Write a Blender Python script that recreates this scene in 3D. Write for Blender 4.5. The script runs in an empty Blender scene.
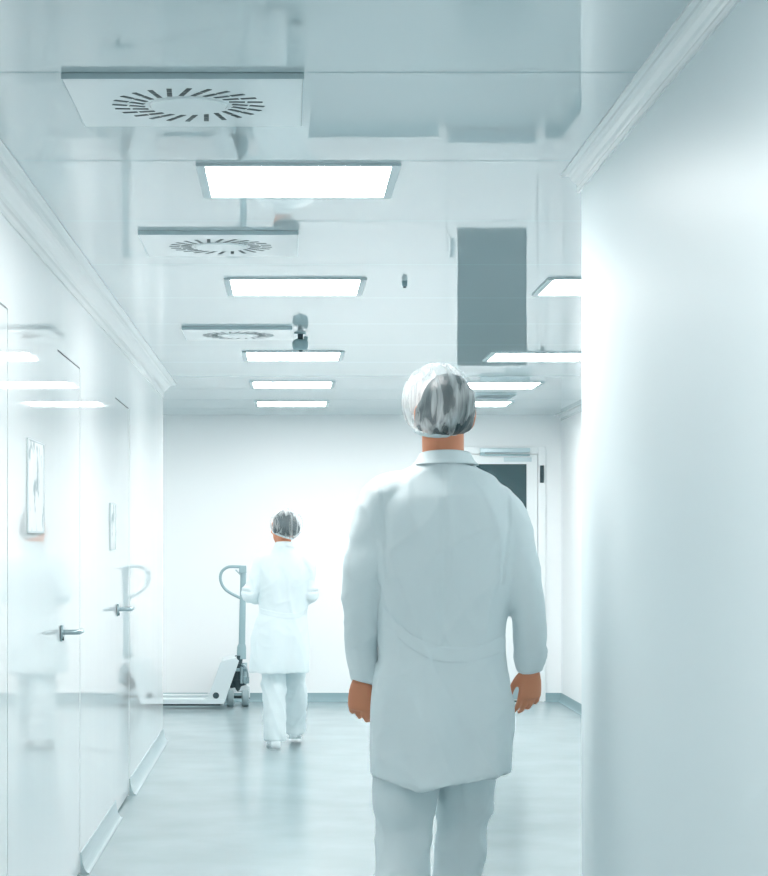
import bpy, bmesh, math, random
from mathutils import Vector, Matrix, noise
from mathutils.bvhtree import BVHTree
random.seed(4)
C = bpy.context.scene.collection
PI = math.pi

# ------------------------------------------------------------------ place
H = 1.40            # eye height of the camera
CEIL = 2.484
XL, XR = -0.87, 0.864
YB, YF = -3.0, 17.34
CORNER_Y = 5.92     # the near right wall ends here
LEFT_END = 13.92    # the left wall ends here
XRF = 2.37          # far right wall
XLF = -3.6          # far left wall (out of view)

# ------------------------------------------------------------------ helpers
def tag(o, label, cat, group=None):
    o['label'] = label; o['category'] = cat
    if group: o['group'] = group
    return o

def struct(o):
    o['kind'] = 'structure'
    return o

def thing(name, label, cat, loc=(0, 0, 0), group=None):
    o = bpy.data.objects.new(name, None); C.objects.link(o)
    o.location = loc; o.empty_display_size = .05
    return tag(o, label, cat, group)

def obj(name, bm, mat, parent=None, smooth=False, bevel=0, seg=2):
    me = bpy.data.meshes.new(name)
    bmesh.ops.recalc_face_normals(bm, faces=bm.faces)
    bm.to_mesh(me); bm.free()
    o = bpy.data.objects.new(name, me); C.objects.link(o)
    if mat: me.materials.append(mat)
    if smooth:
        for p in me.polygons: p.use_smooth = True
    if bevel:
        md = o.modifiers.new('bevel', 'BEVEL'); md.width = bevel; md.segments = seg
        md.limit_method = 'ANGLE'; md.angle_limit = math.radians(40)
        try: md.harden_normals = False
        except Exception: pass
    if parent: o.parent = parent
    return o

def NB(): return bmesh.new()

def box(bm, x0, x1, y0, y1, z0, z1, M=None):
    vs = [bm.verts.new((x, y, z)) for x in (x0, x1) for y in (y0, y1) for z in (z0, z1)]
    if M is not None:
        for v in vs: v.co = M @ v.co
    for f in ((0, 1, 3, 2), (4, 6, 7, 5), (0, 4, 5, 1), (2, 3, 7, 6), (0, 2, 6, 4), (1, 5, 7, 3)):
        bm.faces.new([vs[i] for i in f])
    return bm

def prism(bm, prof, axis, a, b):
    """extrude a closed 2-D profile along an axis ('x','y','z') from a to b"""
    def mk(p, t):
        if axis == 'y': return (p[0], t, p[1])
        if axis == 'x': return (t, p[0], p[1])
        return (p[0], p[1], t)
    A = [bm.verts.new(mk(p, a)) for p in prof]; B = [bm.verts.new(mk(p, b)) for p in prof]
    n = len(prof)
    bm.faces.new(A); bm.faces.new(list(reversed(B)))
    for i in range(n):
        bm.faces.new((A[i], A[(i + 1) % n], B[(i + 1) % n], B[i]))
    return bm

def cyl(bm, p0, p1, r, n=24, r2=None):
    p0, p1 = Vector(p0), Vector(p1); d = p1 - p0
    q = d.to_track_quat('Z', 'Y').to_matrix().to_4x4()
    M = Matrix.Translation((p0 + p1) / 2) @ q
    bmesh.ops.create_cone(bm, cap_ends=True, segments=n, radius1=r, radius2=r if r2 is None else r2, depth=d.length, matrix=M)
    return bm

def ball(bm, c, rad, u=24, v=16, R=None):
    M = Matrix.Translation(c)
    if R is not None: M = M @ R
    if not hasattr(rad, '__len__'): rad = (rad,) * 3
    M = M @ Matrix.Diagonal((*rad, 1))
    bmesh.ops.create_uvsphere(bm, u_segments=u, v_segments=v, radius=1, matrix=M)
    return bm

def catmull(P, k):
    """P: list of tuples of equal length; returns a smooth resampling"""
    out = []
    n = len(P)
    for i in range(n - 1):
        p0, p1, p2, p3 = P[max(i - 1, 0)], P[i], P[i + 1], P[min(i + 2, n - 1)]
        for j in range(k):
            t = j / k
            out.append(tuple(.5 * (2 * b + (c - a) * t + (2 * a - 5 * b + 4 * c - d) * t * t + (3 * b - a - 3 * c + d) * t ** 3)
                             for a, b, c, d in zip(p0, p1, p2, p3)))
    out.append(tuple(P[-1]))
    return out

def rings_mesh(bm, rings, caps=True):
    R = [[bm.verts.new(p) for p in r] for r in rings]
    n = len(R[0])
    for a, b in zip(R, R[1:]):
        for i in range(n):
            bm.faces.new((a[i], a[(i + 1) % n], b[(i + 1) % n], b[i]))
    if caps:
        bm.faces.new(R[0]); bm.faces.new(list(reversed(R[-1])))
    return bm

def tube(bm, pts, n=16, k=4, ref=(0, 1, 0), caps=True, round_ends=False):
    """pts: (x,y,z,ra,rb) elliptical section; ra across ref, rb along ref"""
    pts = [p if len(p) == 5 else (*p, p[3]) for p in pts]
    P = catmull(pts, k) if k > 1 else pts
    ref = Vector(ref); rings = []
    L = [Vector(p[:3]) for p in P]
    for i, p in enumerate(P):
        t = (L[min(i + 1, len(L) - 1)] - L[max(i - 1, 0)])
        if t.length < 1e-7: t = Vector((0, 0, -1))
        t.normalize()
        a = t.cross(ref)
        if a.length < 1e-4: a = t.cross(Vector((1, 0, 0)))
        a.normalize(); b = a.cross(t).normalized()
        rings.append([L[i] + a * (math.cos(w) * p[3]) + b * (math.sin(w) * p[4]) for w in [2 * PI * j / n for j in range(n)]])
    if round_ends:
        c0, c1 = L[0], L[-1]
        d0 = (L[0] - L[1]).normalized(); d1 = (L[-1] - L[-2]).normalized()
        r0, r1 = P[0][3], P[-1][3]
        pre = [[c0 + (v - c0) * math.cos(a) + d0 * r0 * math.sin(a) for v in rings[0]] for a in (1.25, .8, .4)]
        post = [[c1 + (v - c1) * math.cos(a) + d1 * r1 * math.sin(a) for v in rings[-1]] for a in (.4, .8, 1.25)]
        rings = pre + rings + post
    return rings_mesh(bm, rings, caps)

def loft(bm, rows, n=40, k=4, caps=True):
    """rows: (z, cx, cy, rx, ry, e) superelliptic horizontal sections"""
    P = catmull(rows, k) if k > 1 else rows
    rings = []
    for z, cx, cy, rx, ry, e in P:
        ring = []
        for j in range(n):
            w = 2 * PI * j / n; c, s = math.cos(w), math.sin(w)
            ring.append(Vector((cx + rx * math.copysign(abs(c) ** (2 / e), c), cy + ry * math.copysign(abs(s) ** (2 / e), s), z)))
        rings.append(ring)
    return rings_mesh(bm, rings, caps)

def fuse(name, bm, voxel, mat, parent, smooth_it=4, fac=.5, fn=None, decim=None):
    """union of overlapping closed shells into one continuous skin"""
    me = bpy.data.meshes.new('tmp'); bmesh.ops.recalc_face_normals(bm, faces=bm.faces)
    bm.to_mesh(me); bm.free()
    t = bpy.data.objects.new('tmp', me); C.objects.link(t)
    m = t.modifiers.new('r', 'REMESH'); m.mode = 'VOXEL'; m.voxel_size = voxel; m.adaptivity = 0
    if smooth_it:
        s = t.modifiers.new('s', 'SMOOTH'); s.factor = fac; s.iterations = smooth_it
    if decim:
        d = t.modifiers.new('d', 'DECIMATE'); d.ratio = decim
    dg = bpy.context.evaluated_depsgraph_get(); dg.update()
    out = bpy.data.meshes.new_from_object(t.evaluated_get(dg))
    bpy.data.objects.remove(t); bpy.data.meshes.remove(me)
    if fn:
        ns = [v.normal.copy() for v in out.vertices]
        for v, nn in zip(out.vertices, ns):
            v.co = v.co + fn(v.co, nn)
    out.name = name
    o = bpy.data.objects.new(name, out); C.objects.link(o); o.parent = parent
    out.materials.clear(); out.materials.append(mat)
    for p in out.polygons: p.use_smooth = True; p.material_index = 0
    return o

# ------------------------------------------------------------------ materials
def mat(name, col, rough=.5, metal=0, ior=1.5, bump=None, spec=.5, coat=0, sheen=0):
    m = bpy.data.materials.new(name); m.use_nodes = True
    b = m.node_tree.nodes['Principled BSDF']
    b.inputs['Base Color'].default_value = (*col, 1)
    b.inputs['Roughness'].default_value = rough
    b.inputs['Metallic'].default_value = metal
    b.inputs['IOR'].default_value = ior
    b.inputs['Specular IOR Level'].default_value = spec
    b.inputs['Coat Weight'].default_value = coat
    if sheen: b.inputs['Sheen Weight'].default_value = sheen
    if bump:
        scale, strength, dist = bump
        nt = m.node_tree
        tc = nt.nodes.new('ShaderNodeTexCoord'); mp = nt.nodes.new('ShaderNodeMapping')
        mp.inputs['Scale'].default_value = scale
        nz = nt.nodes.new('ShaderNodeTexNoise'); nz.inputs['Scale'].default_value = 1; nz.inputs['Detail'].default_value = 2
        bp = nt.nodes.new('ShaderNodeBump'); bp.inputs['Strength'].default_value = strength; bp.inputs['Distance'].default_value = dist
        nt.links.new(tc.outputs['Object'], mp.inputs['Vector']); nt.links.new(mp.outputs['Vector'], nz.inputs['Vector'])
        nt.links.new(nz.outputs['Fac'], bp.inputs['Height']); nt.links.new(bp.outputs['Normal'], b.inputs['Normal'])
    return m

def bsdf(m): return m.node_tree.nodes['Principled BSDF']

WALL = (.86, .882, .888)
M_wall = mat('painted_wall', WALL, .55)
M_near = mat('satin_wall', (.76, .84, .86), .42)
M_panel = mat('gloss_wall_panel', (.835, .866, .872), .03, ior=1.55, bump=((.9, 1.6, .5), .25, .004))
M_door = mat('gloss_door', (.835, .866, .872), .03, ior=1.55, bump=((.9, 1.3, .6), .25, .004))
M_gap = mat('dark_joint', (.09, .14, .15), .6)
M_cornice = mat('cornice', (.835, .866, .872), .18)
M_base = mat('cove_baseboard', (.24, .36, .39), .4)
M_cove = mat('cove_skirting', (.45, .55, .575), .2)
M_metal = mat('brushed_steel', (.46, .56, .59), .28, metal=1)
M_grey = mat('grey_metal', (.30, .42, .45), .4, metal=.3)
M_dark = mat('dark_metal', (.035, .065, .075), .4, metal=.2)
M_white = mat('white_enamel', (.835, .866, .872), .3)
M_frame = mat('light_frame', (.55, .66, .69), .35)
M_diff = mat('diffuser_plate', (.78, .85, .87), .12)
M_flange = mat('shaded_flange', (.52, .64, .67), .4)  # darker than the plate: shade on the diffuser sides put into the colour
M_slot = mat('slot_dark', (.02, .045, .05), .5)

def emit(name, s):
    m = bpy.data.materials.new(name); m.use_nodes = True
    nt = m.node_tree; nt.nodes.clear()
    e = nt.nodes.new('ShaderNodeEmission'); o = nt.nodes.new('ShaderNodeOutputMaterial')
    e.inputs['Color'].default_value = (1, .982, .968, 1); e.inputs['Strength'].default_value = s
    nt.links.new(e.outputs[0], o.inputs[0])
    return m
M_emit = emit('lit_diffuser', 14.0)

# floor: resin with faint mottling and slightly rough gloss
M_floor = mat('resin_floor', (.50, .585, .605), .2, ior=1.5, bump=((4, 1.6, 1), .13, .004))
nt = M_floor.node_tree
tc = nt.nodes.new('ShaderNodeTexCoord'); nz = nt.nodes.new('ShaderNodeTexNoise'); nz.inputs['Scale'].default_value = 2.2; nz.inputs['Detail'].default_value = 4
cr = nt.nodes.new('ShaderNodeValToRGB')
cr.color_ramp.elements[0].position = .3; cr.color_ramp.elements[0].color = (.27, .355, .375, 1)
cr.color_ramp.elements[1].position = .7; cr.color_ramp.elements[1].color = (.32, .41, .43, 1)
nt.links.new(tc.outputs['Object'], nz.inputs['Vector']); nt.links.new(nz.outputs['Fac'], cr.inputs['Fac']); nt.links.new(cr.outputs['Color'], bsdf(M_floor).inputs['Base Color'])

# ceiling: glossy metal panels, joints across the corridor
M_ceil = mat('gloss_ceiling_panel', (.56, .65, .675), .02, ior=1.95, bump=((1.5, .35, 1), .3, .006))
nt = M_ceil.node_tree
tc = nt.nodes.new('ShaderNodeTexCoord'); sp = nt.nodes.new('ShaderNodeSeparateXYZ')
a = nt.nodes.new('ShaderNodeMath'); a.operation = 'ADD'; a.inputs[1].default_value = -4.63 + 1.08 * 20
d = nt.nodes.new('ShaderNodeMath'); d.operation = 'DIVIDE'; d.inputs[1].default_value = 1.08
fr = nt.nodes.new('ShaderNodeMath'); fr.operation = 'FRACT'
lt = nt.nodes.new('ShaderNodeMath'); lt.operation = 'LESS_THAN'; lt.inputs[1].default_value = .008
mx = nt.nodes.new('ShaderNodeMix'); mx.data_type = 'RGBA'
mx.inputs['A'].default_value = (.56, .65, .675, 1); mx.inputs['B'].default_value = (.26, .36, .38, 1)
nt.links.new(tc.outputs['Object'], sp.inputs[0]); nt.links.new(sp.outputs['Y'], a.inputs[0]); nt.links.new(a.outputs[0], d.inputs[0])
nt.links.new(d.outputs[0], fr.inputs[0]); nt.links.new(fr.outputs[0], lt.inputs[0]); nt.links.new(lt.outputs[0], mx.inputs['Factor'])
nt.links.new(mx.outputs['Result'], bsdf(M_ceil).inputs['Base Color'])
dj = nt.nodes.new('ShaderNodeBsdfDiffuse'); dj.inputs['Color'].default_value = (.30, .40, .42, 1)
mj = nt.nodes.new('ShaderNodeMixShader')
nt.links.new(lt.outputs[0], mj.inputs['Fac']); nt.links.new(bsdf(M_ceil).outputs[0], mj.inputs[1]); nt.links.new(dj.outputs[0], mj.inputs[2])
nt.links.new(mj.outputs[0], nt.nodes['Material Output'].inputs[0])

# ------------------------------------------------------------------ room shell
def single(name, m, *b, bevel=0):
    bm = NB(); box(bm, *b); return struct(obj(name, bm, m, bevel=bevel))
single('floor', M_floor, XLF - .2, XRF + .2, YB - .2, YF + 2.2, -.12, 0)
single('ceiling', M_ceil, XLF - .2, XRF + .2, YB - .2, YF + .2, CEIL, CEIL + .12)

# left wall with three door openings
DOORS = [(5.70, 6.22), (7.98, 8.945), (10.59, 11.55)]
# door faces by depth along the corridor, from the camera: first, second, third
DOORS = [(5.25, 6.215), (7.87, 8.365 + .0), (10.1, 10.94)]
DOORS = [(5.25, 6.21), (7.55, 8.37), (10.08, 10.96)]
DTOP = 2.12
WT = .12
bm = NB()
ys = [YB] + [v for d_ in DOORS for v in d_] + [LEFT_END]
for i in range(0, len(ys), 2): box(bm, XL - WT, XL, ys[i], ys[i + 1], 0, CEIL)
for a_, b_ in DOORS: box(bm, XL - WT, XL, a_, b_, DTOP, CEIL)
struct(obj('wall_left', bm, M_panel))
single('wall_left_return', M_wall, XLF, XL - WT, LEFT_END - .12, LEFT_END, 0, CEIL)
single('wall_left_far', M_wall, XLF - .12, XLF, LEFT_END - .12, YF, 0, CEIL)

# near right wall with its rounded free end
bm = NB(); r = .035
prof = [(XR, YB), (XR, CORNER_Y - r)] + [(XR + r - r * math.cos(t), CORNER_Y - r + r * math.sin(t)) for t in [PI / 2 * i / 8 for i in range(1, 9)]] + [(XRF + .12, CORNER_Y), (XRF + .12, YB)]
prism(bm, prof, 'z', 0, CEIL)
o = struct(obj('wall_right', bm, M_near))
for p in o.data.polygons: p.use_smooth = abs(p.normal.z) < .5 and p.area < .2
single('wall_right_far', M_wall, XRF, XRF + .12, CORNER_Y, YF, 0, CEIL)
single('wall_behind_camera', M_wall, XL - WT, XR, YB - .12, YB, 0, CEIL)

# far wall with the opening of the glazed door
DX0, DX1, DZ = 1.326, 2.21, 2.19
bm = NB()
box(bm, XLF - .12, DX0, YF, YF + .12, 0, CEIL); box(bm, DX1, XRF + .12, YF, YF + .12, 0, CEIL); box(bm, DX0, DX1, YF, YF + .12, DZ, CEIL)
struct(obj('wall_far', bm, M_wall))
# the unlit room beyond the glass
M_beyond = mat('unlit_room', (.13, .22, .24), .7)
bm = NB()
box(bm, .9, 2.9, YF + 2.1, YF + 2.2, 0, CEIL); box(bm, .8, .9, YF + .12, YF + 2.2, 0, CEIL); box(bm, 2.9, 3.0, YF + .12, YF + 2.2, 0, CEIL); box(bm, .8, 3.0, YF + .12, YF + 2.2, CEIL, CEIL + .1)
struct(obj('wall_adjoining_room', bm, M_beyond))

# cornices (quarter-round with two ribs)
def cornice(name, x, s, y0, y1, r, m):
    prof = [(x, CEIL), (x + s * r, CEIL), (x + s * r, CEIL - .006)]
    for i in range(1, 12):
        t = PI / 2 * i / 12
        rr = r - .006 + (.004 if i in (3, 4, 8, 9) else 0)
        prof.append((x + s * (r - rr * math.sin(t)) , CEIL - (r - rr * math.cos(t))))
    prof += [(x + s * .006, CEIL - r), (x, CEIL - r)]
    bm = NB(); prism(bm, prof, 'y', y0, y1)
    return struct(obj(name, bm, m))
cornice('trim_1', XL, 1, YB, LEFT_END + .01, .095, M_cornice)
cornice('trim_2', XR, -1, YB, CORNER_Y + .012, .055, M_cornice)
cornice('trim_3', XRF, -1, CORNER_Y, YF, .05, M_cornice)

# coved skirting on the left wall, broken at the doors
def cove(y0, y1):
    prof = [(XL, 0), (XL + .038, 0)] + [(XL + .038 - .033 * math.sin(PI / 2 * i / 8), .09 - .086 * math.cos(PI / 2 * i / 8)) for i in range(0, 9)] + [(XL, .09)]
    bm = NB(); prism(bm, prof, 'y', y0, y1)
    return struct(obj('baseboard_left', bm, M_cove))
for i in range(0, len(ys), 2): cove(ys[i] + (.012 if i else 0), ys[i + 1] - (.012 if i + 2 < len(ys) else 0))
def cove_any(name, axis, at, s, a, b, h=.075, m=None):
    prof = [(at, 0), (at + s * .03, 0)] + [(at + s * (.03 - .025 * math.sin(PI / 2 * i / 6)), h - (h - .004) * math.cos(PI / 2 * i / 6)) for i in range(7)] + [(at, h)]
    bm = NB()
    if axis == 'y': prism(bm, prof, 'y', a, b)
    else: prism(bm, prof, 'x', a, b)
    return struct(obj(name, bm, m or M_base))
cove_any('baseboard_far', 'x', YF, -1, XLF, DX0 - .005)
cove_any('baseboard_far', 'x', YF, -1, DX1 + .005, XRF)
cove_any('baseboard_right', 'y', XRF, -1, CORNER_Y, YF - .03)

# ------------------------------------------------------------------ doors of the left wall
def lever_handle(parent, y, z):
    """lever on a rose: the lever stands off the door and points along it"""
    bm = NB(); cyl(bm, (XL + .001, y, z), (XL + .010, y, z), .026)
    hd = obj('door_handle', bm, M_metal, parent, bevel=.002)
    bm = NB(); box(bm, XL + .0005, XL + .006, y - .018, y + .018, z - .036, z + .028)
    obj('escutcheon', bm, M_grey, hd, bevel=.003)
    bm = NB(); tube(bm, [(XL + .009, y, z, .010), (XL + .04, y, z, .010), (XL + .062, y + .006, z, .010), (XL + .070, y + .03, z, .010), (XL + .070, y + .12, z, .009)], n=14, ref=(0, 0, 1), round_ends=True)
    obj('lever', bm, M_metal, hd, smooth=True)
    bm = NB(); cyl(bm, (XL + .004, y, z - .024), (XL + .012, y, z - .024), .008, 16)
    obj('lock_cylinder', bm, M_dark, hd)

for i, (a_, b_) in enumerate(DOORS):
    g = .005
    bm = NB(); box(bm, XL - .05, XL - .001, a_ + g, b_ - g, .012, DTOP - g)
    d_ = struct(obj('door_%d' % (i + 1), bm, M_door, bevel=.002))
    bm = NB()  # dark rebate seen in the joint
    box(bm, XL - .075, XL - .052, a_ + .001, b_ - .001, .002, DTOP - .001)
    obj('rebate_seal', bm, M_gap, d_)
    lever_handle(d_, a_ + .11, 1.047)

# ------------------------------------------------------------------ glazed door of the far wall
yf = YF
bm = NB()
fw = .045
box(bm, DX0 - .02, DX0 + fw, yf - .03, yf + .10, 0, DZ + .02); box(bm, DX1 - fw, DX1 + .02, yf - .03, yf + .10, 0, DZ + .02); box(bm, DX0 + fw, DX1 - fw, yf - .03, yf + .10, DZ - fw, DZ + .02)
d4 = struct(obj('door_4', bm, M_white, bevel=.004))
lx0, lx1 = DX0 + fw + .004, DX1 - fw - .004
gx0, gx1, gz0, gz1 = 1.456, 2.08, .845, 2.07
bm = NB()
box(bm, lx0, gx0, yf - .012, yf + .035, .01, DZ - fw - .004); box(bm, gx1, lx1, yf - .012, yf + .035, .01, DZ - fw - .004)
box(bm, gx0, gx1, yf - .012, yf + .035, .01, gz0); box(bm, gx0, gx1, yf - .012, yf + .035, gz1, DZ - fw - .004)
leaf = obj('door_leaf', bm, M_white, d4)
M_glass = bpy.data.materials.new('tinted_glass'); M_glass.use_nodes = True
nt = M_glass.node_tree; b = bsdf(M_glass)
b.inputs['Base Color'].default_value = (.10, .18, .20, 1); b.inputs['Roughness'].default_value = .03
tr = nt.nodes.new('ShaderNodeBsdfTransparent'); tr.inputs['Color'].default_value = (.75, .88, .9, 1)
ms = nt.nodes.new('ShaderNodeMixShader'); ms.inputs['Fac'].default_value = .45
nt.links.new(tr.outputs[0], ms.inputs[1]); nt.links.new(b.outputs[0], ms.inputs[2]); nt.links.new(ms.outputs[0], nt.nodes['Material Output'].inputs[0])
bm = NB(); box(bm, gx0, gx1, yf + .006, yf + .014, gz0, gz1); obj('glass_pane', bm, M_glass, leaf)
bm = NB(); t = .012
for q in ((gx0 - t, gx0 + t, gz0 - t, gz1 + t), (gx1 - t, gx1 + t, gz0 - t, gz1 + t), (gx0 + t, gx1 - t, gz0 - t, gz0 + t), (gx0 + t, gx1 - t, gz1 - t, gz1 + t)):
    box(bm, q[0], q[1], yf - .016, yf + .004, q[2], q[3])
obj('glazing_bead', bm, M_white, leaf)
bm = NB(); box(bm, lx0 + .02, lx1 - .02, yf - .016, yf - .011, .02, .125); obj('kick_plate', bm, M_metal, leaf)
bm = NB(); box(bm, 1.66, 2.09, yf - .07, yf - .031, DZ - .035, DZ + .005); cl = obj('door_closer', bm, M_metal, d4, bevel=.004)
bm = NB(); box(bm, 1.66, 1.70, yf - .06, yf - .04, DZ - .06, DZ - .035); box(bm, 1.68, 2.09, yf - .055, yf - .045, DZ - .062, DZ - .05); obj('closer_arm', bm, M_grey, cl)
bm = NB(); box(bm, 1.87, 2.11, yf - .019, yf - .0125, DZ - .112, DZ - .075); obj('slide_rail', bm, M_frame, leaf)
bm = NB(); box(bm, DX1 - .03, DX1 + .003, yf - .05, yf - .031, 1.895, 2.045); obj('door_contact', bm, M_dark, d4, bevel=.004)
bm = NB(); box(bm, DX0 + .08, DX0 + .11, yf - .02, yf - .0125, .95, 1.12); hb = obj('handle_plate', bm, M_metal, leaf)
bm = NB(); tube(bm, [(DX0 + .095, yf - .02, 1.05, .009), (DX0 + .095, yf - .06, 1.05, .009), (DX0 + .12, yf - .065, 1.05, .009), (DX0 + .21, yf - .065, 1.05, .008)], n=12, ref=(0, 0, 1)); obj('lever', bm, M_metal, hb, smooth=True)

# ------------------------------------------------------------------ ceiling lights
LS = .59
def ceiling_light(x0, y0, label, first=None):
    if first:
        r = first.copy(); C.objects.link(r); r.location = (x0, y0, CEIL); r['label'] = label
        for ch in first.children:
            c = ch.copy(); C.objects.link(c); c.parent = r
        return r
    t = thing('ceiling_light', label, 'ceiling light', (x0, y0, CEIL), 'square lit ceiling panels')
    bm = NB(); w = .026; z0 = -.008; LY = .55
    box(bm, 0, LS, 0, w * .6, z0, -.0005); box(bm, 0, LS, LY - w * .6, LY, z0, -.0005)
    box(bm, 0, w, w * .6, LY - w * .6, z0, -.0005); box(bm, LS - w, LS, w * .6, LY - w * .6, z0, -.0005)
    obj('frame', bm, M_frame, t)
    bm = NB(); box(bm, w, LS - w, w * .6, LY - w * .6, -.006, -.003)
    obj('lit_panel', bm, M_emit, t)
    return t
L = [(-.265, 5.75, 'lit square ceiling panel just beyond the largest round-slotted air diffuser'),
     (-.265, 8.27, 'lit ceiling panel beyond the second air diffuser, beside the small grey box'),
     (-.265, 11.47, 'lit ceiling panel behind the hanging grey sensor'),
     (-.265, 13.63, 'second lit ceiling panel from the far wall in the main corridor row'),
     (-.265, 15.59, 'lit ceiling panel closest to the far wall in the main corridor row'),
     (1.075, 8.27, 'lit ceiling panel cut off by the near right wall, first of the side row'),
     (1.176, 11.53, 'lit ceiling panel of the side row, second from the right wall corner'),
     (1.17, 13.70, 'lit ceiling panel of the side row just before the small ceiling grille'),
     (1.18, 15.60, 'lit ceiling panel of the side row just beyond the small ceiling grille')]
first = None
for x, y, lab in L:
    o = ceiling_light(x, y, lab, first)
    first = first or o
# lamps of the corridor behind and of the side rooms, out of the frame
EXTRA = True

# ------------------------------------------------------------------ air diffusers
DS, DT = .56, .015
def diffuser(x0, y0, label):
    t = thing('air_diffuser', label, 'air diffuser', (x0, y0, CEIL), 'square swirl diffusers on the ceiling')
    bm = NB(); box(bm, 0, DS, 0, DS - .025, -DT, -.0005)
    obj('housing', bm, M_diff, t, bevel=.002)
    bm = NB(); box(bm, -.001, DS + .001, -.0015, 0, -DT * .95, -.001); box(bm, -.0015, 0, 0, DS - .025, -DT * .95, -.001); box(bm, DS, DS + .0015, 0, DS - .025, -DT * .95, -.001)
    obj('side_shade', bm, M_flange, t)  # thin skins whose darker colour carries the shade of the housing sides
    bm = NB(); c = DS / 2
    for k in range(24):
        a = 2 * PI * k / 24
        M2 = Matrix.Translation((c, c, 0)) @ Matrix.Rotation(a, 4, 'Z') @ Matrix.Translation((.148, 0, 0)) @ Matrix.Rotation(.30, 4, 'Z')
        for q0, q1 in ((-.042, -.003), (.003, .040)):
            box(bm, q0, q1, -.0062, .0062, -DT - .0008, -DT + .001, M2)
    obj('slot_ring', bm, M_slot, t)
    bm = NB(); cyl(bm, (c, c, -DT - .004), (c, c, -DT), .092, 40, .098)
    obj('centre_disc', bm, M_diff, t, bevel=.002)
    return t
diffuser(-.525, 4.64, 'large square air diffuser with a ring of slots, nearest on the ceiling')
diffuser(-.525, 7.01, 'square slotted air diffuser between the first and second lit ceiling panels')
diffuser(-.54, 10.17, 'square slotted air diffuser furthest away, beside the hanging grey sensor')

# ------------------------------------------------------------------ small ceiling fittings
t = thing('ceiling_sensor', 'small grey sensor hanging from the ceiling beside the furthest air diffuser', 'sensor', (.064, 10.45, CEIL))
bm = NB(); cyl(bm, (0, 0, -.008), (0, 0, -.0005), .03); obj('mounting_plate', bm, M_grey, t)
bm = NB(); cyl(bm, (0, 0, -.04), (0, 0, -.008), .014); obj('stem', bm, M_dark, t)
bm = NB(); loft(bm, [(-.092, 0, 0, .026, .026, 2), (-.086, 0, 0, .038, .03, 2.4), (-.06, 0, 0, .042, .032, 2.6), (-.044, 0, 0, .038, .03, 2.6), (-.036, 0, 0, .026, .024, 2.2)], n=24, k=3); obj('sensor_body', bm, M_grey, t, smooth=True)
bm = NB(); box(bm, .022, .044, -.012, .012, -.05, -.016, Matrix.Rotation(.15, 4, 'Y')); obj('bracket', bm, M_grey, t, bevel=.003)
bm = NB(); ball(bm, (.002, 0, -.094), (.011, .011, .008), 16, 10); obj('lens', bm, M_dark, t, smooth=True)

t = thing('ceiling_fitting', 'tiny grey box fitting on the ceiling right of the second lit panel', 'fitting', (.488, 8.37, CEIL))
bm = NB(); box(bm, -.011, .011, -.011, .011, -.024, -.0005); obj('fitting_body', bm, M_grey, t, bevel=.003)
bm = NB(); cyl(bm, (0, 0, -.029), (0, 0, -.024), .007, 14); obj('nozzle', bm, M_dark, t)

t = thing('ceiling_grille', 'small slatted grey ceiling grille between two lit panels of the side row', 'grille', (1.39, 14.78, CEIL))
bm = NB(); w = .02
box(bm, 0, .30, 0, w, -.012, -.0005); box(bm, 0, .30, .45 - w, .45, -.012, -.0005); box(bm, 0, w, w, .45 - w, -.012, -.0005); box(bm, .30 - w, .30, w, .45 - w, -.012, -.0005)
obj('frame', bm, M_frame, t)
bm = NB(); box(bm, w, .30 - w, w, .45 - w, -.003, -.0008); obj('backing', bm, M_slot, t)
bm = NB()
for i in range(12): box(bm, w + .006 + i * .0215, w + .012 + i * .0215, w, .45 - w, -.011, -.003)
obj('slats', bm, M_frame, t)

# ------------------------------------------------------------------ framed notices on the left wall
M_paper = bpy.data.materials.new('notice_paper'); M_paper.use_nodes = True
nt = M_paper.node_tree; b = bsdf(M_paper); b.inputs['Roughness'].default_value = .6
tc = nt.nodes.new('ShaderNodeTexCoord'); mp = nt.nodes.new('ShaderNodeMapping'); mp.inputs['Scale'].default_value = (1, 9, 7)
nz = nt.nodes.new('ShaderNodeTexNoise'); nz.inputs['Scale'].default_value = 1.3; nz.inputs['Detail'].default_value = 3
cr = nt.nodes.new('ShaderNodeValToRGB'); e = cr.color_ramp.elements
e[0].position = .36; e[0].color = (.40, .48, .50, 1); e[1].position = .44; e[1].color = (.90, .93, .94, 1)
nt.links.new(tc.outputs['Object'], mp.inputs[0]); nt.links.new(mp.outputs[0], nz.inputs['Vector']); nt.links.new(nz.outputs['Fac'], cr.inputs['Fac']); nt.links.new(cr.outputs['Color'], b.inputs['Base Color'])
M_clear = mat('pale_frame', (.66, .74, .76), .3)
def notice(y0, y1, z0, z1, label):
    t = thing('wall_notice', label, 'notice', (XL, (y0 + y1) / 2, z0))
    w, h = (y1 - y0) / 2, z1 - z0
    bm = NB(); box(bm, .0005, .004, -w, w, 0, h); obj('paper', bm, M_paper, t)
    bm = NB(); q = .006
    box(bm, .0005, .006, -w - q, -w, -q, h + q); box(bm, .0005, .006, w, w + q, -q, h + q); box(bm, .0005, .006, -w, w, -q, 0); box(bm, .0005, .006, -w, w, h, h + q)
    obj('frame', bm, M_clear, t)
notice(6.66, 7.09, 1.43, 1.735, 'large pale framed notice with grey scribbles on the glossy left wall')
notice(9.75, 10.02, 1.355, 1.575, 'small pale framed notice on the wall just before the third door')

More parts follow.
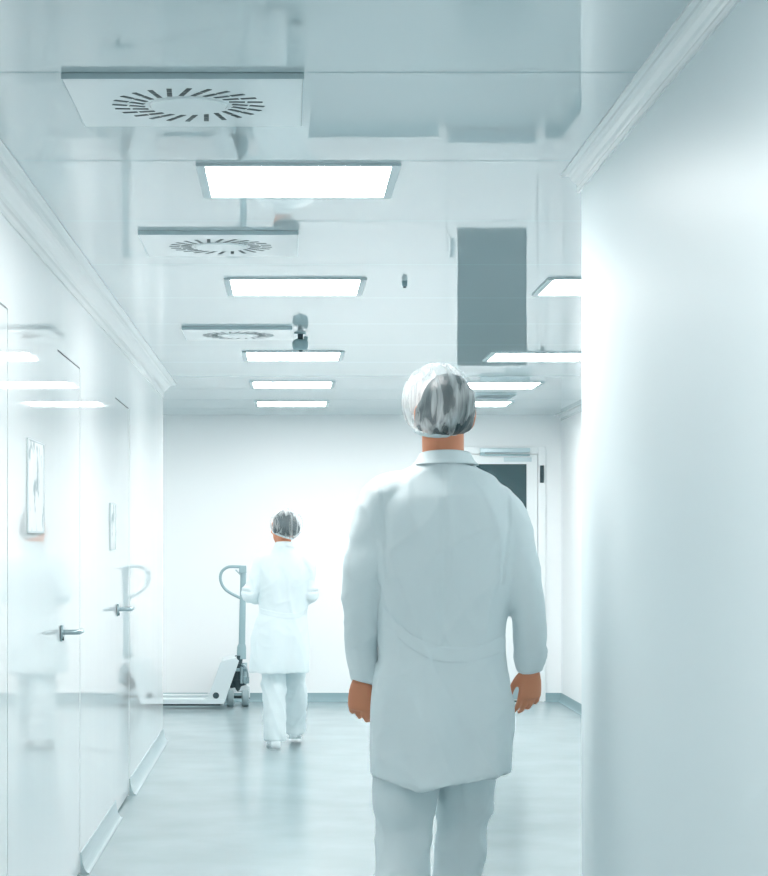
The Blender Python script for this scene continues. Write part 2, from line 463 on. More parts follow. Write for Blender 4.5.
# ------------------------------------------------------------------ pallet truck
PT = thing('pallet_truck', 'grey hand pallet truck with a looped handle parked along the far wall', 'pallet truck', (-.42, 16.8, 0))
def P(x, y, z): return (x + .42, y - 16.8, z)
M_galv = mat('galvanised_steel', (.66, .73, .75), .28, metal=.25)
M_wheel = mat('grey_wheel', (.28, .37, .39), .4)
for yc, nm in ((16.60, 0), (17.02, 1)):
    bm = NB(); w = .075
    prof = [(-w, .045), (-w, .082), (-w + .01, .088), (w - .01, .088), (w, .082), (w, .045), (w - .006, .045), (w - .006, .078), (-w + .006, .078), (-w + .006, .045)]
    prof = [(p[0] + yc - 16.8, p[1]) for p in prof]
    prism(bm, prof, 'x', -1.62 + .42, -.53 + .42)
    # tapering tip
    fk = obj('fork', bm, M_galv, PT)
    bm = NB(); prism(bm, [(yc - 16.8 - w, .046), (yc - 16.8 + w, .046), (yc - 16.8 + w, .087), (yc - 16.8 - w, .087)], 'x', -1.66 + .42, -1.6 + .42)
    obj('fork_tip', bm, M_galv, fk, bevel=.012)
    for xx in (-1.42, -1.53):
        bm = NB(); cyl(bm, P(xx, yc - .045, .0405), P(xx, yc + .045, .0405), .04, 24); obj('load_roller', bm, M_wheel, fk, bevel=.004)
    bm = NB(); tube(bm, [(*P(-.56, yc, .035), .010), (*P(-1.45, yc, .035), .010)], n=10, k=1, ref=(0, 0, 1)); obj('push_rod', bm, M_dark, fk)
    # slanted side plate of the carriage with its pivot hole
    bm = NB()
    prof = [(-.69, .045), (-.53, .045), (-.51, .10), (-.405, .40), (-.43, .425), (-.545, .40), (-.56, .385), (-.66, .10), (-.69, .09)]
    y0 = yc - .012 - (.06 if nm == 0 else -.06)
    prism(bm, [(p[0] + .42, p[1]) for p in prof], 'y', y0 - 16.8, y0 + .024 - 16.8)
    sp_ = obj('carriage_plate', bm, M_galv, PT, bevel=.003)
    bm = NB(); cyl(bm, P(-.595, y0 - .004, .115), P(-.595, y0 + .028, .115), .026, 20); obj('pivot_pin', bm, M_dark, sp_)
bm = NB()
prism(bm, [(-.555 + .42, .37), (-.43 + .42, .405), (-.43 + .42, .425), (-.55 + .42, .40)], 'y', 16.54 - 16.8, 17.08 - 16.8)
obj('carriage_bridge', bm, M_galv, PT, bevel=.003)
bm = NB()
prism(bm, [(-.66 + .42, .10), (-.55 + .42, .38), (-.535 + .42, .38), (-.64 + .42, .09)], 'y', 16.56 - 16.8, 17.06 - 16.8)
obj('carriage_back', bm, M_galv, PT)
bm = NB(); loft(bm, [(.13, .0, .0, .06, .05, 2), (.22, .0, 0, .075, .06, 2), (.23, -.01, 0, .062, .045, 2), (.36, 0, 0, .062, .045, 2), (.37, 0, 0, .035, .03, 2), (.43, .01, 0, .035, .03, 2)], k=1, n=24)
pump = obj('hydraulic_pump', bm, M_dark, PT); 
bm = NB(); cyl(bm, (.055, -.01, .19), (.055, -.01, .37), .022, 18); cyl(bm, (.03, -.07, .2), (.03, -.07, .34), .012, 14); obj('pump_cylinder', bm, M_metal, pump)
bm = NB(); box(bm, -.05, .075, -.07, .06, .30, .325); box(bm, .045, .095, -.07, -.03, .20, .255); obj('valve_block', bm, M_grey, pump, bevel=.004)
bm = NB(); tube(bm, [(.03, -.075, .36, .007), (.07, -.085, .34, .007), (.085, -.085, .26, .007), (.06, -.075, .2, .007)], n=8); obj('release_pedal', bm, M_metal, pump, smooth=True)
bm = NB(); prism(bm, [(-.085, .13), (-.07, .155), (.07, .185), (.1, .17), (.1, .08), (.085, .075), (.05, .14), (-.05, .12), (-.075, .075), (-.085, .08)], 'y', -.05, .05)
obj('axle_bracket', bm, M_galv, PT, bevel=.003)
bm = NB(); cyl(bm, (-.095, 0, .081), (.10, 0, .081), .012, 14); obj('axle', bm, M_dark, PT)
for xx in (-.065, .062):
    bm = NB(); rr = .08
    prof = [(-.03, .02), (-.03, rr - .008), (-.022, rr), (.022, rr), (.03, rr - .008), (.03, .02)]
    rings = [[(xx + p[0], math.cos(2 * PI * j / 36) * p[1], .081 + math.sin(2 * PI * j / 36) * p[1]) for p in prof] for j in range(36)]
    R = [[bm.verts.new(v) for v in r] for r in rings]
    for j in range(36):
        for i in range(6): bm.faces.new((R[j][i], R[j][(i + 1) % 6], R[(j + 1) % 36][(i + 1) % 6], R[(j + 1) % 36][i]))
    wh = obj('wheel', bm, M_wheel, PT)
    bm = NB(); cyl(bm, (xx - .031, 0, .081), (xx + .031, 0, .081), .036, 24); obj('hub', bm, M_metal, wh, bevel=.003)
bm = NB(); tube(bm, [(.028, 0, .40, .040, .03), (.030, 0, .50, .038, .028), (.033, 0, .53, .028, .022), (.045, 0, 1.165, .024, .02)], n=16, k=1, ref=(0, 1, 0))
col_ = obj('tiller_column', bm, M_grey, PT, smooth=False, bevel=.002)
bm = NB(); tube(bm, [(.055, 0, 1.172, .0125), (-.02, 0, 1.176, .0125), (-.085, 0, 1.172, .0125), (-.135, 0, 1.135, .0125), (-.148, 0, 1.075, .0125), (-.125, 0, 1.01, .0125), (-.075, 0, .962, .0125), (.035, 0, .905, .0125)], n=14, ref=(0, 1, 0), round_ends=True)
hl = obj('handle_loop', bm, M_grey, PT, smooth=True)
bm = NB(); box(bm, .01, .07, -.022, .022, 1.12, 1.185); obj('handle_joint', bm, M_grey, hl, bevel=.006)
bm = NB(); tube(bm, [(-.02, 0, 1.15, .006), (.02, 0, 1.11, .006), (.04, 0, 1.09, .006)], n=8, ref=(0, 1, 0)); obj('release_lever', bm, M_metal, hl, smooth=True)

# ------------------------------------------------------------------ people
M_skin = mat('skin', (.66, .26, .14), .5); bsdf(M_skin).inputs['Subsurface Weight'].default_value = .08
bsdf(M_skin).inputs['Subsurface Radius'].default_value = (.01, .004, .002)
M_coat = mat('white_coat', (.75, .83, .85), .8, bump=((500, 500, 500), .05, .001), spec=.2, sheen=.1)
M_trou = mat('white_trousers', (.74, .82, .84), .8, spec=.2)
M_shoe = mat('white_shoe', (.74, .81, .83), .35)
M_hair = mat('dark_hair', (.018, .045, .053), .45, bump=((60, 60, 8), .5, .01))
M_lip = mat('lip', (.45, .13, .10), .4)
M_eye = mat('eye', (.75, .78, .78), .15)

def net_material(seed, cover):
    m = bpy.data.materials.new('hairnet'); m.use_nodes = True
    nt = m.node_tree; b = bsdf(m)
    b.inputs['Base Color'].default_value = (.86, .92, .93, 1); b.inputs['Roughness'].default_value = .7
    tc = nt.nodes.new('ShaderNodeTexCoord'); mp = nt.nodes.new('ShaderNodeMapping')
    mp.inputs['Location'].default_value = (seed, 0, 0); mp.inputs['Scale'].default_value = (42, 22, 4)
    mp.inputs['Rotation'].default_value = (0, .25, .2)
    nz = nt.nodes.new('ShaderNodeTexNoise'); nz.inputs['Scale'].default_value = 1; nz.inputs['Detail'].default_value = 3; nz.inputs['Distortion'].default_value = .6
    mr = nt.nodes.new('ShaderNodeMapRange'); mr.inputs['From Min'].default_value = .46; mr.inputs['From Max'].default_value = .74
    mr.inputs['To Min'].default_value = cover; mr.inputs['To Max'].default_value = .78
    tr = nt.nodes.new('ShaderNodeBsdfTransparent'); tl = nt.nodes.new('ShaderNodeBsdfTranslucent'); tl.inputs['Color'].default_value = (.9, .95, .96, 1)
    m1 = nt.nodes.new('ShaderNodeMixShader'); m1.inputs['Fac'].default_value = .45
    m2 = nt.nodes.new('ShaderNodeMixShader')
    nt.links.new(tc.outputs['Object'], mp.inputs[0]); nt.links.new(mp.outputs[0], nz.inputs['Vector']); nt.links.new(nz.outputs['Fac'], mr.inputs['Value'])
    nt.links.new(b.outputs[0], m1.inputs[1]); nt.links.new(tl.outputs[0], m1.inputs[2])
    nt.links.new(tr.outputs[0], m2.inputs[1]); nt.links.new(m1.outputs[0], m2.inputs[2]); nt.links.new(mr.outputs[0], m2.inputs['Fac'])
    nt.links.new(m2.outputs[0], nt.nodes['Material Output'].inputs[0])
    return m

def hand(bm, wrist, d, palm_n, thumb_s, sc=1.0, curl=.35):
    """wrist point, direction of the hand, normal of the palm (towards what it would hold), thumb side vector"""
    d = Vector(d).normalized(); w = Vector(wrist)
    n = Vector(palm_n); n = (n - d * n.dot(d)).normalized()
    s = d.cross(n); 
    if s.dot(Vector(thumb_s)) < 0: s = -s
    def pt(a, b, c): return w + (d * a + s * b + n * c) * sc
    def sec(*rows): return [(*pt(a, b, c), ra * sc, rb * sc) for a, b, c, ra, rb in rows]
    # palm
    tube(bm, sec((-.03, 0, 0, .027, .019), (.0, 0, 0, .028, .018), (.03, .0, .0, .037, .017), (.065, -.002, .002, .041, .0155), (.09, -.002, .003, .041, .013), (.10, -.002, .004, .036, .010)), n=18, k=3, ref=n)
    # fingers (index to little)
    for j, (b0, ln, cu) in enumerate(((.030, .072, curl * .8), (.0095, .080, curl), (-.0115, .075, curl * 1.15), (-.032, .060, curl * 1.3))):
        a0 = .088 - abs(j - 1.2) * .004
        fan = (1.5 - j) * .055
        P_ = [(a0 - .02, b0 * .9, .002, .0092), (a0, b0, .003, .0092)]
        ang = cu * .6; a, c, bb = a0, .003, b0
        for q, fr_ in enumerate((.45, .3, .25)):
            st = ln * fr_
            for _ in range(2):
                a += math.cos(ang) * st / 2; c += math.sin(ang) * st / 2; bb += fan * st / 2 * .8
                P_.append((a, bb, c, .0088 - .0009 * q))
            ang += cu * .95
        tube(bm, [(*pt(p[0], p[1], p[2]), p[3] * sc, p[3] * sc) for p in P_], n=12, k=2, ref=n, round_ends=True)
    # thumb from the side of the palm near its base
    th = [(.012, .014, .004, .013), (.032, .034, .010, .0125), (.056, .048, .018, .0105), (.078, .053, .027, .0098), (.094, .053, .034, .0085)]
    tube(bm, [(*pt(a, b, c), r_ * sc, r_ * sc) for a, b, c, r_ in th], n=12, k=3, ref=n, round_ends=True)

def head(bm, c, yaw, sc=1.0, pitch=0):
    """c: centre of the skull; the face looks along +Y before the yaw"""
    R = Matrix.Translation(c) @ Matrix.Rotation(yaw, 4, 'Z') @ Matrix.Rotation(pitch, 4, 'X')
    t = NB()
    ball(t, (0, -.008, .018), (.075, .095, .098), 32, 24)
    ball(t, (0, .025, -.045), (.058, .068, .075), 28, 20)                 # jaw
    ball(t, (0, .075, -.098), (.022, .020, .018), 16, 12)                 # chin
    ball(t, (0, .060, .035), (.060, .032, .030), 20, 14)                  # brow
    tube(t, [(0, .088, .022, .009), (0, .103, -.005, .011), (0, .117, -.03, .0135), (0, .098, -.042, .012)], n=12, ref=(1, 0, 0))   # nose
    for s in (-1, 1):
        ball(t, (s * .013, .098, -.036), (.009, .011, .008), 12, 8)
        ball(t, (s * .040, .066, -.018), (.022, .022, .018), 14, 10)      # cheeks
        tube(t, [(s * .074, -.002, .022, .008, .004), (s * .084, -.018, .026, .010, .006), (s * .088, -.022, .004, .012, .006), (s * .082, -.010, -.026, .009, .006), (s * .074, -.002, -.035, .007, .004)], n=10, ref=(1, 0, 0))
        ball(t, (s * .077, -.012, -.003), (.010, .016, .026), 14, 10)
    ball(t, (0, .092, -.066), (.024, .010, .007), 16, 8); ball(t, (0, .090, -.077), (.021, .010, .008), 16, 8)   # lips
    for v in t.verts: v.co = R @ Matrix.Diagonal((sc, sc, sc, 1)) @ v.co
    m = bpy.data.meshes.new('h'); t.to_mesh(m); t.free(); bm.from_mesh(m); bpy.data.meshes.remove(m)
    return R

def eyes(parent, R, sc):
    for s in (-1, 1):
        bm = NB(); ball(bm, R @ (Vector((s * .031, .0745, .006)) * sc), .0115 * sc, 16, 12)
        e_ = obj('eye', bm, M_eye, parent, smooth=True)
        bm = NB(); ball(bm, R @ (Vector((s * .031, .0815, .006)) * sc), .0052 * sc, 12, 8)
        obj('iris', bm, M_dark, e_, smooth=True)

def hairnet(parent, c, rad, rot, seed, cover, bm_hair, elastic=True):
    hr = fuse('hair', bm_hair, .006, M_hair, parent, 6, .5)
    bm = NB(); bmesh.ops.create_uvsphere(bm, u_segments=96, v_segments=48, radius=1)
    kill = [v for v in bm.verts if v.co.z < -.74]
    bmesh.ops.delete(bm, geom=kill, context='VERTS')
    rng = random.Random(seed); ph = [rng.uniform(0, 6.28) for _ in range(6)]
    for v in bm.verts:
        a = math.atan2(v.co.y, v.co.x); z = v.co.z
        g = max(0, .35 - z) ** 1.3
        f = 1 + .030 * g * math.sin(17 * a + ph[0]) + .018 * g * math.sin(29 * a + ph[1]) + .028 * noise.noise(Vector((v.co.x * 2.2 + seed, v.co.y * 2.2, v.co.z * 1.5)))
        f += .012 * math.sin(9 * a + 2 * z + ph[2]) * (1 - abs(z))
        v.co = Vector((v.co.x * f * rad[0], v.co.y * f * rad[1], v.co.z * f * rad[2]))
        v.co = rot @ v.co + Vector(c)
    cap = obj('hairnet', bm, net_material(seed, cover), parent, smooth=True)
    zc = -.735; rr = math.sqrt(1 - zc * zc)
    bm = NB(); rings = []
    n = 64
    for j in range(n):
        a = 2 * PI * j / n; wob = 1 + .012 * math.sin(17 * a)
        ctr = Vector((rad[0] * rr * math.cos(a) * wob, rad[1] * rr * math.sin(a) * wob, rad[2] * zc))
        out = Vector((math.cos(a), math.sin(a), 0))
        rings.append([rot @ (ctr + out * .0035 * math.cos(q) + Vector((0, 0, .0065 * math.sin(q)))) + Vector(c) for q in [2 * PI * i / 8 for i in range(8)]])
    R_ = [[bm.verts.new(v) for v in r_] for r_ in rings]
    for j in range(n):
        for i in range(8): bm.faces.new((R_[j][i], R_[j][(i + 1) % 8], R_[(j + 1) % n][(i + 1) % 8], R_[(j + 1) % n][i]))
    mm = bpy.data.materials.get('net_elastic') or mat('net_elastic', (.55, .64, .66), .7)
    obj('elastic_band', bm, mm, cap, smooth=True)

def strip_on(surface, path, width, off, m, name, parent, th=.004):
    """a narrow cloth band laid on the back of a garment: path of (x,z), cast from behind"""
    bv = BVHTree.FromPolygons([v.co for v in surface.data.vertices], [p.vertices[:] for p in surface.data.polygons])
    P_ = catmull(path, 10); rows = []
    for x, z in P_:
        row = []
        for dz in (-width / 2, -width / 4, 0, width / 4, width / 2):
            h = bv.ray_cast(Vector((x, -2, z + dz)), Vector((0, 1, 0)))
            y = h[0].y if h[0] else 0
            row.append((x, y, z + dz))
        rows.append(row)
    # smooth depth along the band
    for _ in range(3):
        for i in range(1, len(rows) - 1):
            rows[i] = [(p[0], min(p[1], (rows[i - 1][j][1] + rows[i + 1][j][1]) / 2), p[2]) for j, p in enumerate(rows[i])]
    bm = NB()
    F = [[bm.verts.new((p[0], p[1] - off, p[2])) for p in r_] for r_ in rows]
    B = [[bm.verts.new((p[0], p[1] - off + th + .01, p[2])) for p in r_] for r_ in rows]
    for i in range(len(rows) - 1):
        for j in range(4):
            bm.faces.new((F[i][j], F[i + 1][j], F[i + 1][j + 1], F[i][j + 1]))
            bm.faces.new((B[i][j], B[i][j + 1], B[i + 1][j + 1], B[i + 1][j]))
        bm.faces.new((F[i][0], B[i][0], B[i + 1][0], F[i + 1][0])); bm.faces.new((F[i][4], F[i + 1][4], B[i + 1][4], B[i][4]))
    bm.faces.new([F[0][j] for j in range(5)] + [B[0][j] for j in range(4, -1, -1)])
    bm.faces.new([F[-1][j] for j in range(4, -1, -1)] + [B[-1][j] for j in range(5)])
    return obj(name, bm, m, parent, smooth=True, bevel=.0015)

def cloth_fn(seed, amp, waist, cy=0):
    def fn(p, n):
        low = max(0, min(1, (waist - p.z) / .15))
        v1 = noise.noise(Vector((p.x * 11 + seed, p.y * 11, p.z * 1.6)))
        v2 = noise.noise(Vector((p.x * 7 + p.z * 5, p.y * 7 + seed, p.z * 9)))
        v3 = noise.noise(Vector((p.x * 26 + seed, p.y * 20, p.z * 11 + p.x * 8)))
        nz_ = 1 - max(0, n.z) * .5
        r1 = 1 - abs(noise.noise(Vector((p.x * 8 + p.z * 2.5 + seed * 2, p.y * 8, p.z * 2.6)))) * 2.2
        r2 = 1 - abs(noise.noise(Vector((p.x * 6 - p.z * 6, p.y * 6 + seed, p.z * 7)))) * 2.2
        ridge = max(0, r1) ** 3 * .8 + max(0, r2) ** 3 * .55 * (1 - .4 * low)
        return n * (amp * nz_ * (v1 * (.6 + .9 * low) + v2 * .7 * (1 - .5 * low) + v3 * .25 + ridge))
    return fn

def shoe(parent, x, y, z, yaw, L_=.27, w=.045, pitch=0):
    bm = NB()
    rows = []
    for t_, hw, hh in ((0, .55, .55), (.04, .72, .75), (.15, .78, .92), (.3, .78, 1.0), (.45, .85, .9), (.6, 1.0, .68), (.75, 1.02, .52), (.88, .85, .43), (.96, .55, .34), (1, .25, .22)):
        rows.append((t_ * L_ - L_ * .3, hw * w, hh * .075))
    rings = []
    for yy, hw, hh in rows:
        ring = []
        for j in range(20):
            a = 2 * PI * j / 20; c_, s_ = math.cos(a), math.sin(a)
            ring.append(Vector((hw * math.copysign(abs(c_) ** .75, c_), yy, hh / 2 + hh / 2 * math.copysign(abs(s_) ** .7, s_) + .008)))
        rings.append(ring)
    rings_mesh(bm, rings)
    M = Matrix.Translation((x, y, z)) @ Matrix.Rotation(yaw, 4, 'Z') @ Matrix.Rotation(pitch, 4, 'X')
    for v in bm.verts: v.co = M @ v.co
    s_ = obj('shoe', bm, M_shoe, parent, smooth=True)
    bm = NB(); pts = []
    for yy, hw, hh in rows: pts.append((hw * 1.02, yy))
    prof = [(a, b) for a, b in pts] + [(-a, b) for a, b in reversed(pts)]
    prism(bm, prof, 'z', .0005, .014)
    for v in bm.verts: v.co = M @ v.co
    obj('sole', bm, mat('shoe_sole', (.5, .58, .6), .6) if 'shoe_sole' not in bpy.data.materials else bpy.data.materials['shoe_sole'], s_)

# ---------------- the man walking away, close to the camera
MAN = thing('person', 'person in a white coat and hairnet seen from behind, close to the camera, walking away', 'person', (.442, 5.70, 0))
bm = NB()
R = head(bm, (.006, .03, 1.752), 0, .95)
tube(bm, [(.0, .0, 1.54, .085, .07), (.0, -.002, 1.62, .062, .062), (.0, .005, 1.68, .060, .062), (.0, .012, 1.75, .060, .066)], n=24, ref=(0, 1, 0))
loft(bm, [(.90, 0, 0, .15, .10, 2.3), (1.05, 0, 0, .145, .095, 2.3), (1.25, 0, 0, .15, .10, 2.4), (1.42, 0, 0, .165, .105, 2.4), (1.52, .0, 0, .15, .09, 2.3), (1.58, 0, 0, .09, .07, 2), (1.61, 0, 0, .06, .06, 2)])
armL = [(-.165, 0, 1.515), (-.222, -.015, 1.30), (-.236, .015, 1.13), (-.232, .055, 1.00)]
armR = [(.160, 0, 1.485), (.220, -.02, 1.28), (.248, -.01, 1.13), (.252, .02, 1.035)]
for A in (armL, armR):
    tube(bm, [(*A[0], .050), (*((Vector(A[0]) + Vector(A[1])) / 2), .046), (*A[1], .040), (*A[2], .036), (*A[3], .027)], n=18)
hand(bm, armL[3], (-.02, .12, -1), (.35, .9, .1), (.6, .7, 0), .92, .55)
hand(bm, armR[3], (-.03, .08, -1), (-.35, .9, .1), (-.6, .7, 0), .9, .45)
for s, yk, ya, xk, xa in ((-1, .06, -.16, -.115, -.118), (1, .16, .20, .068, .055)):
    tube(bm, [(s * .085, 0, .95, .085), (s * .09 , yk * .4, .78, .075), (xk, yk, .53, .050), (xk, (yk + ya) / 2, .38, .042), (xa, ya, .12, .034), (xa, ya, .06, .036)], n=18)
    tube(bm, [(xa, ya - .03, .04, .026), (xa, ya + .06, .034, .030, .020), (xa, ya + .14, .026, .028, .012)], n=14, ref=(0, 0, 1))
fuse('body', bm, .0045, M_skin, MAN, 3, .4)
eyes(MAN, R, .95)

bm = NB()
loft(bm, [(.717, -.005, .034, .196, .200, 2.5), (.80, -.005, .022, .198, .177, 2.5), (.92, -.002, .0, .198, .145, 2.5), (1.02, -.004, -.002, .186, .132, 2.5), (1.09, -.002, -.004, .177, .122, 2.5), (1.18, -.002, -.004, .181, .128, 2.5),
          (1.30, .002, -.006, .200, .138, 2.6), (1.42, .0, -.008, .205, .140, 2.7), (1.50, -.004, -.008, .195, .128, 2.5), (1.545, -.006, -.006, .170, .108, 2.3), (1.585, .0, -.003, .135, .085, 2.2), (1.612, .0, 0, .088, .075, 2), (1.632, .0, 0, .067, .066, 2)], n=56, k=4)
for A, s in ((armL, -1), (armR, 1)):
    sh = Vector(A[0]); el = Vector(A[1]); wr = Vector(A[3])
    k_ = 0 if s < 0 else -.012
    up = [(s * .09, -.005, sh.z + .033, .052, .072), (s * (.158 + k_), -.005, sh.z + .006, .064, .088), (s * (.190 + k_), -.006, sh.z - .055, .066, .088)]
    m_ = (sh + el) / 2
    tube(bm, up + [(m_.x + s * .012, m_.y, m_.z - .03, .062, .078), (el.x, el.y, el.z, .057, .070), (A[2][0], A[2][1], A[2][2] + .03, .046, .057), (wr.x + s * .0, wr.y, wr.z + .02, .037, .047), (wr.x, wr.y, wr.z - .012, .033, .042)], n=28, k=5, ref=(0, 1, 0))
fn0 = cloth_fn(3.1, .0085, 1.08)
def fnM(p, n):
    v = fn0(p, n)
    # centre-back seam, gathers at the armholes
    if n.y < -.3:
        v += Vector((0, 1, 0)) * .004 * math.exp(-((p.x + .008) / .006) ** 2) * (1 if p.z > 1.1 else 0)
        for s in (-1, 1):
            d_ = p.x - s * (.166 + .01 * math.sin(p.z * 9))
            if p.z > 1.28: v += Vector((0, 1, 0)) * .008 * math.exp(-(d_ / .007) ** 2)
        # drape below the half belt
        if p.z < 1.06: v += Vector((0, 1, 0)) * .012 * math.sin((p.x - (1.06 - p.z) * .10) * 34) * min(1, (1.06 - p.z) / .2)
    if abs(p.x) > .19 and p.z > 1.02: v += n * .006 * noise.noise(Vector((p.x * 8, p.y * 10, p.z * 17)))
    # hem cut a little higher on one side
    if p.z < .81: v += Vector((0, 0, 1)) * (.045 * max(0, (p.x - .05) / .14) + .012 * math.sin(p.x * 22)) * (.80 - p.z) / .10
    return v
coatM = fuse('coat', bm, .0075, M_coat, MAN, 5, .5, fnM)
strip_on(coatM, [(-.176, 1.195), (-.15, 1.165), (-.10, 1.118), (-.04, 1.088), (.03, 1.080), (.10, 1.090), (.176, 1.115)], .040, .005, M_coat, 'half_belt', coatM)
bm = NB()
rings = []
for z, rx, ry, cy in ((1.613, .096, .088, .0), (1.626, .083, .079, .0), (1.640, .075, .073, .001), (1.645, .0735, .072, .001), (1.643, .069, .069, .001), (1.625, .068, .068, .001), (1.612, .068, .068, .0)):
    rings.append([Vector((.006 + rx * math.cos(a), cy + ry * math.sin(a), z + .010 * math.sin(a) * -1 * (1 if z > 1.63 else .4))) for a in [2 * PI * j / 40 for j in range(40)]])
rings_mesh(bm, rings, caps=False); obj('collar', bm, M_coat, coatM, smooth=True)
bm = NB()
loft(bm, [(.74, -.01, .02, .172, .125, 2.3), (.85, 0, 0, .172, .115, 2.3), (1.0, 0, 0, .155, .105, 2.3), (1.05, 0, 0, .15, .10, 2.3)], n=36)
tube(bm, [(-.085, .0, .86, .088, .10), (-.105, .03, .70, .086, .095), (-.112, .05, .55, .075, .082), (-.116, -.03, .40, .070, .076), (-.118, -.12, .22, .070, .076), (-.115, -.15, .06, .078, .082)], n=26, k=5)
tube(bm, [(.08, .02, .86, .086, .10), (.078, .09, .70, .084, .095), (.070, .155, .55, .072, .082), (.062, .18, .40, .065, .076), (.057, .20, .22, .065, .074), (.055, .205, .05, .072, .08)], n=26, k=5)
fnT = cloth_fn(7.7, .010, 2.0)
def fnTM(p, n):
    return fnT(p, n) + n * .007 * noise.noise(Vector((p.x * 6, p.y * 8, p.z * 15 + 3)))
fuse('trousers', bm, .0075, M_trou, MAN, 4, .5, fnTM)
shoe(MAN, -.115, -.16, 0, .06); shoe(MAN, .055, .20, 0, -.04)
bm = NB()
ball(bm, (.014, .004, 1.780), (.079, .102, .095), 32, 24); ball(bm, (.004, -.040, 1.740), (.070, .052, .048), 24, 16)
for s_ in (-1, 1): ball(bm, (.004 + s_ * .066, .0, 1.752), (.019, .036, .044), 16, 12)
hairnet(MAN, (-.012, -.002, 1.796), (.107, .124, .108), Matrix.Rotation(-.03, 3, 'Y') @ Matrix.Rotation(.32, 3, 'X'), 5, .12, bm)

# ---------------- the woman further down the corridor
WOM = thing('person', 'person in a long white coat and hairnet near the pallet truck, arms bent', 'person', (-.027, 13.46, 0))
sc = .93
bm = NB()
R = head(bm, (-.005, .02, 1.475), .62, sc, -.03)
tube(bm, [(0, 0, 1.30, .072, .06), (.0, -.004, 1.365, .052, .052), (.0, .004, 1.41, .049, .052), (.0, .008, 1.46, .05, .055)], n=22)
loft(bm, [(.72, -.02, 0, .15, .105, 2.3), (.85, -.015, 0, .145, .10, 2.3), (.98, 0, 0, .125, .088, 2.3), (1.12, 0, 0, .135, .095, 2.3), (1.24, 0, 0, .14, .088, 2.3), (1.31, 0, 0, .085, .065, 2), (1.34, 0, 0, .05, .05, 2)])
aL = [(-.140, 0, 1.255), (-.232, -.035, 1.03), (-.165, .14, 1.015), (-.105, .215, 1.03)]
aR = [(.135, 0, 1.255), (.180, -.03, 1.03), (.120, .14, 1.035), (.055, .215, 1.05)]
for A in (aL, aR):
    tube(bm, [(*A[0], .042), (*((Vector(A[0]) + Vector(A[1])) / 2), .038), (*A[1], .034), (*A[2], .030), (*A[3], .023)], n=16, ref=(.3, .2, 1))
hand(bm, aL[3], (.75, .6, .05), (.1, -.2, 1), (-.5, .8, 0), .86, .45)
hand(bm, aR[3], (-.75, .6, .05), (.1, -.2, -1), (.5, .8, 0), .86, .35)
legsW = ((-.065, .00, -.03, -.062, 0), (.070, .14, .32, .070, .035))
for xk, yk, ya, xa, za in legsW:
    s = -1 if xk < 0 else 1
    tube(bm, [(s * .075 - .01, 0, .80, .078), (xk, yk * .5, .62, .066), (xk, yk, .44, .050), (xk, (yk + ya) / 2, .30, .046), (xa, ya, .10 + za, .032), (xa, ya, .05 + za, .032)], n=16)
    tube(bm, [(xa, ya - .03, .038 + za, .024), (xa, ya + .05, .032 + za, .027, .018), (xa, ya + .12, .024 + za, .025, .011)], n=12, ref=(0, 0, 1))
fuse('body', bm, .0055, M_skin, WOM, 3, .4)
eyes(WOM, R, sc)
bm = NB()
loft(bm, [(.510, -.035, .01, .200, .150, 2.5), (.62, -.03, .008, .198, .145, 2.5), (.75, -.025, .004, .190, .135, 2.5), (.86, -.015, .0, .172, .118, 2.5), (.915, -.008, 0, .160, .108, 2.5), (1.0, -.003, 0, .164, .114, 2.5),
          (1.12, 0, -.003, .172, .122, 2.5), (1.21, 0, -.004, .172, .115, 2.5), (1.27, 0, -.003, .150, .098, 2.4), (1.315, 0, 0, .105, .078, 2.2), (1.345, 0, 0, .072, .064, 2), (1.365, 0, 0, .056, .055, 2)], n=48, k=4)
for A, s in ((aL, -1), (aR, 1)):
    sh = Vector(A[0]); el = Vector(A[1]); fo = Vector(A[2]); wr = Vector(A[3])
    m_ = (sh + el) / 2
    tube(bm, [(s * .08, 0, sh.z + .035, .05, .062), (s * .138, -.002, sh.z + .002, .060, .070), (s * .162, -.006, sh.z - .055, .058, .068), (m_.x, m_.y, m_.z - .02, .054, .064), (el.x, el.y + .004, el.z + .02, .052, .058)], n=22, k=5, ref=(0, 1, 0))
    tube(bm, [(el.x, el.y - .01, el.z + .05, .042, .048), (el.x, el.y + .005, el.z, .05, .052), (fo.x, fo.y, fo.z, .046, .05), (wr.x, wr.y, wr.z, .037, .042)], n=22, k=5, ref=(0, 0, 1))
fnW0 = cloth_fn(12.4, .007, .92)
def fnW(p, n):
    v = fnW0(p, n)
    if n.y < -.2 and p.z < .90: v += Vector((0, 1, 0)) * .010 * math.sin((p.x + (.9 - p.z) * .08) * 36) * min(1, (.90 - p.z) / .2)
    return v
coatW = fuse('coat', bm, .0075, M_coat, WOM, 5, .5, fnW)
strip_on(coatW, [(-.158, .925), (-.10, .912), (-.03, .898), (.04, .893), (.10, .900), (.145, .925)], .035, .006, M_coat, 'half_belt', coatW)
bm = NB(); rings = []
for z, rx, ry in ((1.350, .070, .066), (1.362, .064, .062), (1.380, .060, .059), (1.384, .057, .057), (1.36, .055, .055)):
    rings.append([Vector((rx * math.cos(a), ry * math.sin(a), z - .008 * math.sin(a))) for a in [2 * PI * j / 36 for j in range(36)]])
rings_mesh(bm, rings, caps=False); obj('collar', bm, M_coat, coatW, smooth=True)
bm = NB()
loft(bm, [(.58, -.015, .02, .150, .11, 2.3), (.7, -.01, 0, .155, .11, 2.3), (.85, -.01, 0, .145, .10, 2.3)], n=32)
tube(bm, [(-.085, 0, .72, .082, .09), (-.075, .0, .55, .080, .085), (-.068, .0, .42, .080, .080), (-.066, -.015, .28, .078, .078), (-.064, -.03, .14, .078, .080), (-.063, -.03, .055, .074, .082)], n=24, k=5)
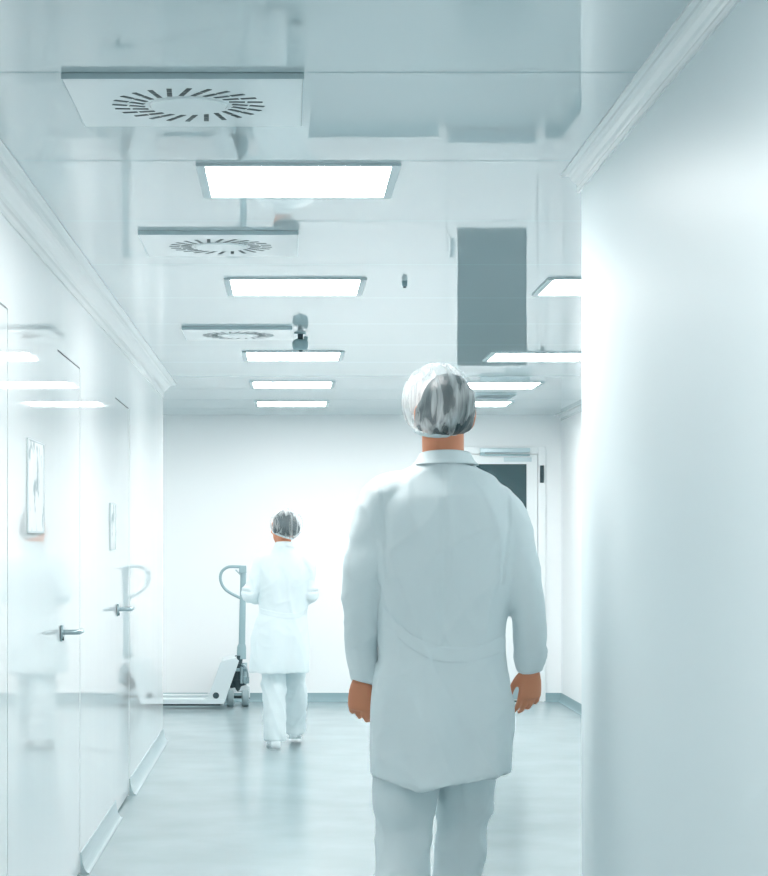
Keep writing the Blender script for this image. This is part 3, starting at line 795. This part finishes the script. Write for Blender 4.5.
tube(bm, [(.062, .02, .72, .080, .09), (.068, .09, .55, .076, .082), (.070, .15, .42, .074, .078), (.070, .23, .28, .072, .076), (.070, .30, .15, .072, .078), (.070, .32, .085, .070, .08)], n=24, k=5)
fnT2 = cloth_fn(21.0, .009, 2.0)
fuse('trousers', bm, .0075, M_trou, WOM, 4, .5, lambda p, n: fnT2(p, n) + n * .006 * noise.noise(Vector((p.x * 6, p.y * 8, p.z * 16 + 9))))
shoe(WOM, -.062, -.035, 0, .10, .25, .046); shoe(WOM, .070, .315, .03, -.05, .25, .044, -.10)
bm = NB()
ball(bm, (.010, -.006, 1.508), (.084, .096, .092), 28, 20); ball(bm, (.060, -.045, 1.480), (.050, .048, .054), 20, 14); ball(bm, (-.045, -.03, 1.47), (.03, .04, .04), 16, 12)
hairnet(WOM, (.018, -.010, 1.508), (.108, .118, .104), Matrix.Rotation(.20, 3, 'Y') @ Matrix.Rotation(.62, 3, 'Z') @ Matrix.Rotation(.20, 3, 'X'), 11, .16, bm)

# ------------------------------------------------------------------ lamps
# one real lamp panel behind the camera (the corridor goes on) and lamps of the bay left of the far end
def lamp(name, x, y, e, sx=.55, sy=.55):
    l = bpy.data.lights.new(name, 'AREA'); l.shape = 'RECTANGLE'; l.size = sx; l.size_y = sy; l.energy = e; l.color = (1, .982, .968)
    o = bpy.data.objects.new(name, l); C.objects.link(o); o.location = (x, y, CEIL - .02); return o
lamp('lamp_corridor', .03, 2.7, 11)
lamp('lamp_behind_camera', .03, .4, 11)
lamp('lamp_left_bay', -2.3, 15.6, 15)

w = bpy.data.worlds.new('World'); bpy.context.scene.world = w; w.use_nodes = True
w.node_tree.nodes['Background'].inputs[0].default_value = (.6, .75, .8, 1)
w.node_tree.nodes['Background'].inputs[1].default_value = .02

# ------------------------------------------------------------------ camera
cd = bpy.data.cameras.new('camera'); cam = bpy.data.objects.new('camera', cd); C.objects.link(cam)
cam.location = (0, 0, H); cam.rotation_euler = (PI / 2, 0, 0)
cd.sensor_fit = 'HORIZONTAL'; cd.sensor_width = 36; cd.lens = 2000 / 768 * 36
cd.shift_x = 96 / 768; cd.shift_y = 102 / 768
cd.clip_end = 100
sc_ = bpy.context.scene
sc_.camera = cam
sc_.view_settings.view_transform = 'Standard'; sc_.view_settings.look = 'None'
sc_.view_settings.gamma = 1; sc_.view_settings.use_curve_mapping = False
sc_.view_settings.exposure = .95
sc_.cycles.max_bounces = 14; sc_.cycles.diffuse_bounces = 7; sc_.cycles.glossy_bounces = 7; sc_.cycles.transparent_max_bounces = 12
sc_.cycles.sample_clamp_indirect = 6
